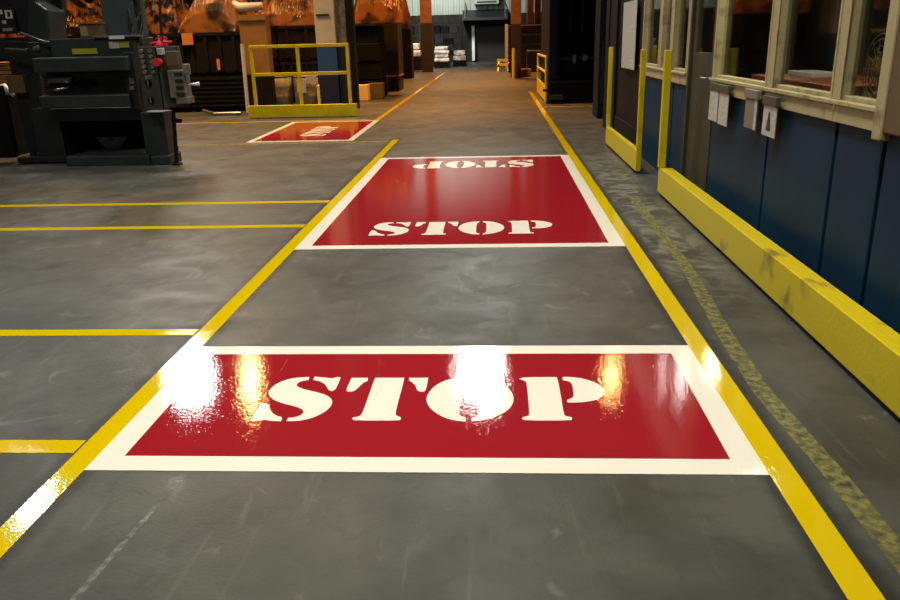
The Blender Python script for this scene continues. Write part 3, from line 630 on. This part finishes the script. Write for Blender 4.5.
o = thing('electrical_cabinet', ((x0+x1)/2, 16.6, 0), 'narrow dark blue cabinet between the black press and the office door', 'cabinet')
bx('body', M['bluedark'], o, x0, x1+.35, 16.4, 17.2, 0, 2.9, bevel=.01); bx('door_strip', M['machined'], o, x0+.05, x1-.02, 16.37, 16.39, .3, 1.5)

# ================================================================== grey press on the left
YM = 11.15
o = thing('forming_press', (-6.0, 11.8, 0), 'dark grey-green press with two crossbars and a control box at the left', 'press')
def mrect(n, m, px, depth=.3, Y=YM, bevel=.012, parent=None, z0=None):
    a0, a1, b0, b1 = rect(*px, Y)
    if z0 is not None: b0 = z0
    return bx(n, M[m], parent or o, a0, a1, Y, Y+depth, b0, b1, bevel=bevel)
mrect('base', 'machine', (66, 156, 150, 168), 1.1, 11.0, z0=0); mrect('leg_foot', 'machine', (151, 156, 170, 168), .45, 11.0, z0=0)
mrect('foot_rail', 'machined', (17, 157, 65, 163), .25, 11.3, z0=.02)
mrect('front_leg', 'machine', (143, 112, 166, 158), .35, YM)
mrect('side_leg', 'machined', (34, 108, 62, 158), .5, YM+.25)
mrect('recess_back', 'blackmatt', (55, 108, 146, 158), .05, YM+.75)
mrect('bolster', 'machine', (50, 108, 142, 121), .7, YM+.1)
mrect('crossbar', 'machine', (39, 95, 130, 108), .22, YM-.12, .02)
mrect('crossbar', 'machine', (32, 57, 126, 72), .30, YM-.18, .02)
cb = mrect('die_face', 'machined', (44, 72, 126, 96), .2, YM+.12)
a0, a1, b0, b1 = rect(74, 79, 96, 88, YM+.1)
m_ = MB(); cx_, cz_ = (a0+a1)/2, (b0+b1)/2
m_.prism([(cx_+(a1-a0)/2*math.cos(k*math.pi/12), YM+.1, cz_+(b1-b0)/2*math.sin(k*math.pi/12)) for k in range(24)], (0, .02, 0)); m_.build('emblem', M['black'], cb)
a0, a1, b0, b1 = rect(47, 75, 70, 91, YM)
m_ = MB(); m_.box(a0, a1, YM-.02, YM+.1, b0+.1, b1-.02); m_.build('polished_die', M['steel'], o, .03)
MB().tube([(a0, YM-.05, b0+.06), ((a0+a1)/2, YM-.1, b0+.02), (a1, YM-.05, b0+.05)], .022).build('chrome_lip', M['chrome'], o, smooth=True)
MB().lathe([(.02, 0), (.02, .05)], a0-.04, YM-.05, b1-.05, 10).build('bolt', M['chrome'], o)
mrect('top_deck', 'machine', (50, 38, 134, 57), .7, YM+.05)
mrect('upright', 'column', (99, -40, 132, 36), .4, YM+.2)
mrect('deck_shelf', 'steel', (92, 35.5, 134, 37.5), .3, YM+.0, .004)
mrect('yellow_label', 'label_y', (72, 48.5, 97, 54), .01, YM+.03, 0)
mrect('white_label', 'white', (109, 35.8, 124, 39), .01, YM-.02, 0)
mrect('warning_label', 'paper', (109, 41.5, 119, 48.5), .01, YM+.03, 0); mrect('warning_label', 'label_y', (119, 41.5, 129, 47.5), .01, YM+.03, 0)
b = mrect('plate', 'machined', (126, 52, 136, 110), .25, YM-.02)
for q in ((129, 78, 134, 84), (129.5, 86, 134, 90)): mrect('switch', 'junction', q, .02, YM-.045, .004, b)
# V emblem low in the recess
a0, a1, b0, b1 = rect(96, 137, 129, 150, YM+.7)
MB().prism([(a0, YM+.68, b1), (a1, YM+.68, b1), ((a0+a1)/2+.08, YM+.68, b0), ((a0+a1)/2-.08, YM+.68, b0)], (0, .03, 0)).build('pulley_guard', M['junction'], o)
# cables and chain beside the upright
for k in range(5):
    pts = []
    for j in range(9):
        x_, z_ = at(133+k*2.2+3*math.sin(j*.9+k*2), 46-j*9, YM+.3); pts.append((x_, YM+.25+.06*math.cos(j+k), z_))
    MB().tube(pts, .022, 6).build('cable', M['machined'] if k % 2 else M['panel'], o, smooth=True)
a0, a1, b0, b1 = rect(9, 75, 26, 93, YM+.55); bx('terminal_box', M['boxbrown'], o, a0, a1, YM+.5, YM+.75, b0, b1, bevel=.01)
# left castings
def arch(pts, m, y0, d, nm):
    MB().prism([(at(x_, y_, y0)[0], y0, at(x_, y_, y0)[1]) for x_, y_ in pts], (0, d, 0)).build(nm, M[m], o, .02)
arch([(27, -30), (27, 42), (50, 42), (47, 10), (36, 2), (36, -30)], 'machine', YM+.3, .5, 'curved_casting')
arch([(-30, -30), (-30, 28), (27, 34), (27, -30)], 'machined', YM+.8, .3, 'side_casing')
arch([(27, 42), (27, 57), (62, 57), (62, 42)], 'machined', YM+.2, .6, 'lower_casing')
arch([(-8, 40), (28, 41), (36, 57), (44, 108), (36, 158), (30, 158), (21, 122), (16, 95), (8, 60), (-8, 55)], 'machined', YM+.6, .2, 'gusset')
arch([(62, 5), (60, 42), (36, 44), (34, -30), (60, -30)], 'navy', YM+.75, .15, 'dust_curtain')
MB().tube([(at(20, 33, YM+.2)[0], YM+.2, at(20, 33, YM+.2)[1]), (at(45, 42, YM+.1)[0], YM+.1, at(45, 42, YM+.1)[1]), (at(62, 41.5, YM+.1)[0], YM+.1, at(62, 41.5, YM+.1)[1])], .018).build('hose', M['steel'], o, smooth=True)
MB().tube([(at(6, 50, YM+.4)[0], YM+.4, at(6, 50, YM+.4)[1]), (at(26, 51, YM+.3)[0], YM+.3, at(26, 51, YM+.3)[1]), (at(40, 48, YM+.2)[0], YM+.2, at(40, 48, YM+.2)[1])], [.03, .03, .05]).build('hand_lever', M['panel'], o, smooth=True)
# sign plate with characters on the casing
sp = mrect('sign_plate', 'machined', (-10, 7, 15, 34), .03, YM+.74)
def glyph(cx, cy, w, h, kind, Y=YM+.72):
    a0, a1, b0, b1 = rect(cx, cy, cx+w, cy+h, Y); m_ = MB(); t = (a1-a0)*.28; v = (b1-b0)*.2
    if kind == '0': m_.box(a0, a0+t, Y, Y+.01, b0, b1); m_.box(a1-t, a1, Y, Y+.01, b0, b1); m_.box(a0+t, a1-t, Y, Y+.01, b0, b0+v); m_.box(a0+t, a1-t, Y, Y+.01, b1-v, b1)
    elif kind == 'P': m_.box(a0, a0+t, Y, Y+.01, b0, b1); m_.box(a1-t, a1, Y, Y+.01, (b0+b1)/2, b1); m_.box(a0+t, a1-t, Y, Y+.01, b1-v, b1); m_.box(a0+t, a1-t, Y, Y+.01, (b0+b1)/2, (b0+b1)/2+v)
    else: m_.box(a0, a1, Y, Y+.01, b0, b1)
    m_.build('character', M['bale'], sp)
glyph(5, 10, 7, 8.5, '0'); glyph(-4, 10, 6.5, 8.5, 'P'); glyph(2, 20.5, 4, 3.5, '-'); glyph(2.5, 28, 10, 3.2, '-')
# brown carton resting on the deck
a0, a1, b0, b1 = rect(73, 22, 96, 43, YM-.1)
zt_ = rect(50, 38, 140, 57, YM+.05)[3]
q = thing('carton', (a0, YM+.2, zt_), 'dull brown carton standing on top of the grey-green press', 'box')
bx('body', M['boxbrown'], q, a0, a1, YM+.08, YM+.5, zt_+.002, b1-.02, bevel=.008)
bx('pale_strip', M['tape'], q, a0+.02, a0+.12, YM+.07, YM+.078, zt_+.03, b1-.05); bx('top_edge', M['junction'], q, a0-.02, a1+.01, YM+.06, YM+.52, b1-.02, b1)

# control panel: turned box on an arm
q = thing('control_box', (-5.0, 11.0, .9), 'tilted grey control box with buttons on the right side of the press', 'control box')
YC = 10.9
def PP(px, py, Y): x_, z_ = at(px, py, Y); return (x_, Y, z_)
f = [PP(136.5, 47, YC), PP(154.5, 46.5, YC-.05), PP(163.5, 109.5, YC-.05), PP(144, 111, YC)]
MB().prism(f, (.02, .20, 0)).build('housing', M['panel'], q, .008)
s_ = [PP(155, 47, YC-.04), PP(178, 46, YC+.25), PP(189, 103, YC+.25), PP(164, 109, YC-.04)]
MB().prism(s_, (-.03, .12, 0)).build('side_door', M['panel'], q, .006)
MB().tube([PP(155.5, 48, YC-.07), PP(164, 109, YC-.07)], .012, 6).build('seam', M['blackmatt'], q)
for r_ in range(5):
    for c_ in range(2):
        px, py = 140.5+c_*9+r_*1.0, 51+r_*5.2
        a = PP(px+1, py, YC-.03); MB().tube([a, (a[0], a[1]-.035, a[2])], .028, 10).build('push_button', M['junction'], q)
for (px, py) in ((149, 83), (151.5, 100)):
    a = PP(px, py, YC-.02); b_ = MB().tube([a, (a[0], a[1]-.03, a[2])], .045, 14).build('dial', M['blackmatt'], q)
    MB().box(a[0]-.008, a[0]+.008, a[1]-.04, a[1]-.031, a[2]-.04, a[2]+.04).build('pointer', M['junction'], b_)
a = PP(149, 77, YC-.02); MB().box(a[0]-.05, a[0]+.05, a[1]-.02, a[1]-.0, a[2]-.03, a[2]+.03).build('name_plate', M['junction'], q)
a = PP(160, 62, YC-.0); MB().tube([(a[0], a[1]-.02, a[2]), (a[0], a[1]-.10, a[2])], .05, 8).build('emergency_stop', M['redplastic'], q)
MB().tube([(a[0], a[1]-.10, a[2]), (a[0], a[1]-.13, a[2])], .055, 16).build('emergency_cap', M['redplastic'], q)
for (p0, nm, m) in (((156, 48, 163, 55), 'tag_plate', 'paper'), ((166, 51, 178, 66), 'side_plate', 'boxbrown'), ((169, 70, 185, 98), 'junction_box', 'junction'), ((176, 97, 189, 104), 'junction_box', 'junction'), ((183, 64, 189, 75), 'cable_gland', 'junction')):
    a0, a1, b0, b1 = rect(*p0, YC-.02); pr = bx(nm, M[m], q, a0, a1, YC-.03, YC+(.2 if nm == 'junction_box' else .05), b0, b1, bevel=.01)
    if nm == 'junction_box' and p0[1] == 70:
        for k in range(4): bx('socket', M['machined'], pr, a0+.1, a1-.02, YC-.05, YC-.03, b0+.03+k*.09, b0+.07+k*.09)
a, b_ = PP(188, 85, YC-.05), PP(199, 84, YC-.1)
MB().tube([a, ((a[0]+b_[0])/2, YC-.1, a[2]+.01), b_], [.012, .016, .03]).build('white_lever', M['white'], q, smooth=True)
MB().tube([PP(150, 44, YC), PP(160, 42, YC+.1), PP(172, 42, YC+.15)], .018).build('red_hose', M['redplastic'], q, smooth=True)
MB().tube([PP(162, 41, YC+.1), PP(160, 10, YC+.1), PP(161, -40, YC+.1)], .02).build('conduit', M['machined'], q)
bx('bracket', M['machined'], q, PP(134, 75, YC)[0], PP(145, 75, YC)[0], YC+.1, YC+.32, .8, 1.2)
tag(heap('glove', M['redplastic'], *sorted((PP(148, 0, YC)[0], PP(154, 0, YC)[0])), YC+.02, YC+.22, PP(148, 46.5, YC)[2], .10, 3, 'x', 'x', amp=.03, freq=9, nx=14, ny=12), 'crumpled pink-red glove lying on top of the control box', 'glove')
# rod stand under the control box
a, b_ = PP(170.5, 113, 11.0), PP(177, 163, 11.0)
o = thing('rod_stand', (b_[0], 11.1, 0), 'thin black rod stand under the tilted control box', 'stand')
MB().tube([(a[0], 11.1, a[2]), (b_[0], 11.0, .04)], .028).build('rod', M['black'], o)
MB().tube([(a[0]-.03, 11.1, a[2]-.1), (a[0]+.1, 11.1, a[2]-.12)], .035).build('clamp', M['black'], o)
MB().lathe([(.08, 0), (.08, .02), (.03, .04)], b_[0], 11.0, 0, 16).build('foot', M['black'], o)
# slanted strut at left edge, timbers, carton
a, b_ = PP(-6, 88, 11.5), PP(15, 158, 11.5)
tag(MB().prism([PP(-14, 86, 11.45), PP(-1, 86, 11.45), PP(14, 152, 11.45), PP(14, 158, 11.45), PP(-14, 158, 11.45)], (0, .12, 0)).build('side_frame', M['blackmatt'], None, .01), 'black triangular side frame at the left edge beside the press', 'frame')
tb = [at(x_, 75, 14.5)[0] for x_ in (-20, 28)]
for k in range(6):
    z1 = at(10, 62+k*4.3, 14.5)[1]
    tag(bx('timber', M['wood'], None, tb[0]+.05*(k % 3), tb[1]-.09*(k % 3), 14.5, 15.2, z1-.065, z1-.003, bevel=.006), 'orange-lit timber board in the pile behind the press, %s' % ['topmost of the pile', 'second from the top', 'third from the top', 'third from the bottom', 'second from the bottom', 'lowest of the pile'][k], 'board', 'timber boards piled behind the press')
zlow = at(10, 62+5*4.3, 14.5)[1]-.065
o = thing('trestle_stand', ((tb[0]+tb[1])/2, 14.8, 0), 'dark stand carrying the pile of timber boards at the left edge', 'stand')
for a_ in (tb[0]+.1, tb[1]-.75): bx('leg', M['blackmatt'], o, a_, a_+.12, 14.6, 15.1, 0, zlow-.08)
bx('bearer', M['blackmatt'], o, tb[0], tb[1]-.1, 14.6, 15.1, zlow-.08, zlow-.002)
a0, a1, b0, b1 = rect(-8, 86, 9, 96, 12.3)
o = thing('white_bag', ((a0+a1)/2, 12.5, 0), 'white folded plastic bag on a black block at the left edge', 'bag')
MB().tube([(a0, 12.45, b1-.06), ((a0+a1)/2, 12.4, b1-.03), (a1, 12.4, b0)], [.07, .07, .03]).build('bag_roll', M['plastic_white'], o, smooth=True); bx('block', M['blackmatt'], o, a0, a1-.05, 12.32, 12.62, 0, b1-.14)

# ================================================================== lights
def area(name, loc, size, power, col, tgt=None, spread=None):
    l = bpy.data.lights.new(name, 'AREA'); l.shape = 'DISK'; l.size = size; l.energy = power; l.color = col
    o = bpy.data.objects.new(name, l); C.objects.link(o); o.location = loc
    if spread: l.spread = R(spread)
    if tgt: o.rotation_euler = (Vector(tgt)-Vector(loc)).to_track_quat('-Z', 'Y').to_euler()
    return o
W, OR = (1, .97, .88), (1, .52, .16)
K = 5.375
def hb(px, py, h, size, p, col):
    d = ray(px, py); s = -(H+h)/d.z * -1 if d.z > 0 else (H+h)/-d.z
    return area('high_bay_lamp', (d.x*s, d.y*s, h), size, p, col, tgt=(0, 3, 0))
hb(190, 375, 7, 1.2, 190, W)
hb(480, 374, 7, 1.2, 190, W)
hb(32, 498, 7, .8, 90, W)
hb(251, 370, 11.6, .55, 110, OR)
hb(250, 393, 11.6, .55, 110, OR)
hb(611, 378, 11.6, .45, 70, OR)
hb(372, 375, 11.6, .35, 25, OR)
WH, OR2 = (1, .93, .78), (1, .41, .10)
area('high_bay_lamp', (-.5, 3.0, 8), 1.6, 310, WH, spread=130)
area('high_bay_lamp', (-1.0, 10, 8), 1.6, 200, WH, spread=115)
area('high_bay_lamp', (-4.5, 13.5, 8.5), 1.4, 170, WH, spread=120)  # unseen fill added to brighten the gate and the press's right side
area('high_bay_lamp', (-7, 5, 8), 1.6, 180, WH, spread=120)
area('high_bay_lamp', (-1.5, 21, 9), 1.6, 650, OR2, spread=110)
area('high_bay_lamp', (-7.5, 17.5, 9.5), 1.6, 500, OR, spread=110)
area('high_bay_lamp', (-13, 21, 9.5), 1.6, 450, OR, spread=110)
area('high_bay_lamp', (-2, 29, 10), 1.6, 1250, OR2, spread=110)
area('high_bay_lamp', (-1, 40, 10), 1.6, 1500, OR2, spread=110)
area('wall_fill', (-4, 52, 9), 2.5, 900, (.95, 1, .92), tgt=(-4, 60, 3), spread=120)  # unseen washer added for the siding, turned away from the lane floor
area('wall_fill', (-4, 44.5, 6), 1.2, 260, (.95, 1, .92), tgt=(-5, 50, .6), spread=110)  # unseen white fill added to brighten the bale fronts
area('office_lamp', (2.90, 9.78, 2.6), .26, 24, (1, .93, .8))
area('office_lamp', (2.45, 6.64, 2.6), .3, 22, (1, .9, .7))
wd = bpy.data.worlds.new('world'); S.world = wd; wd.use_nodes = True
wd.node_tree.nodes['Background'].inputs['Color'].default_value = (.9, .95, 1, 1)
wd.node_tree.nodes['Background'].inputs['Strength'].default_value = .06

cam = bpy.data.cameras.new('camera'); co = bpy.data.objects.new('camera', cam); C.objects.link(co)
cam.sensor_fit = 'HORIZONTAL'; cam.sensor_width = 36; cam.lens = F/900*36; cam.clip_end = 200; cam.clip_start = .05
mw = Matrix((rt2, up2, -fw)).transposed().to_4x4(); mw.translation = (0, 0, H); co.matrix_world = mw
S.camera = co
S.view_settings.view_transform = 'Standard'; S.view_settings.look = 'None'; S.view_settings.gamma = 1
S.view_settings.use_curve_mapping = False; S.view_settings.exposure = 0
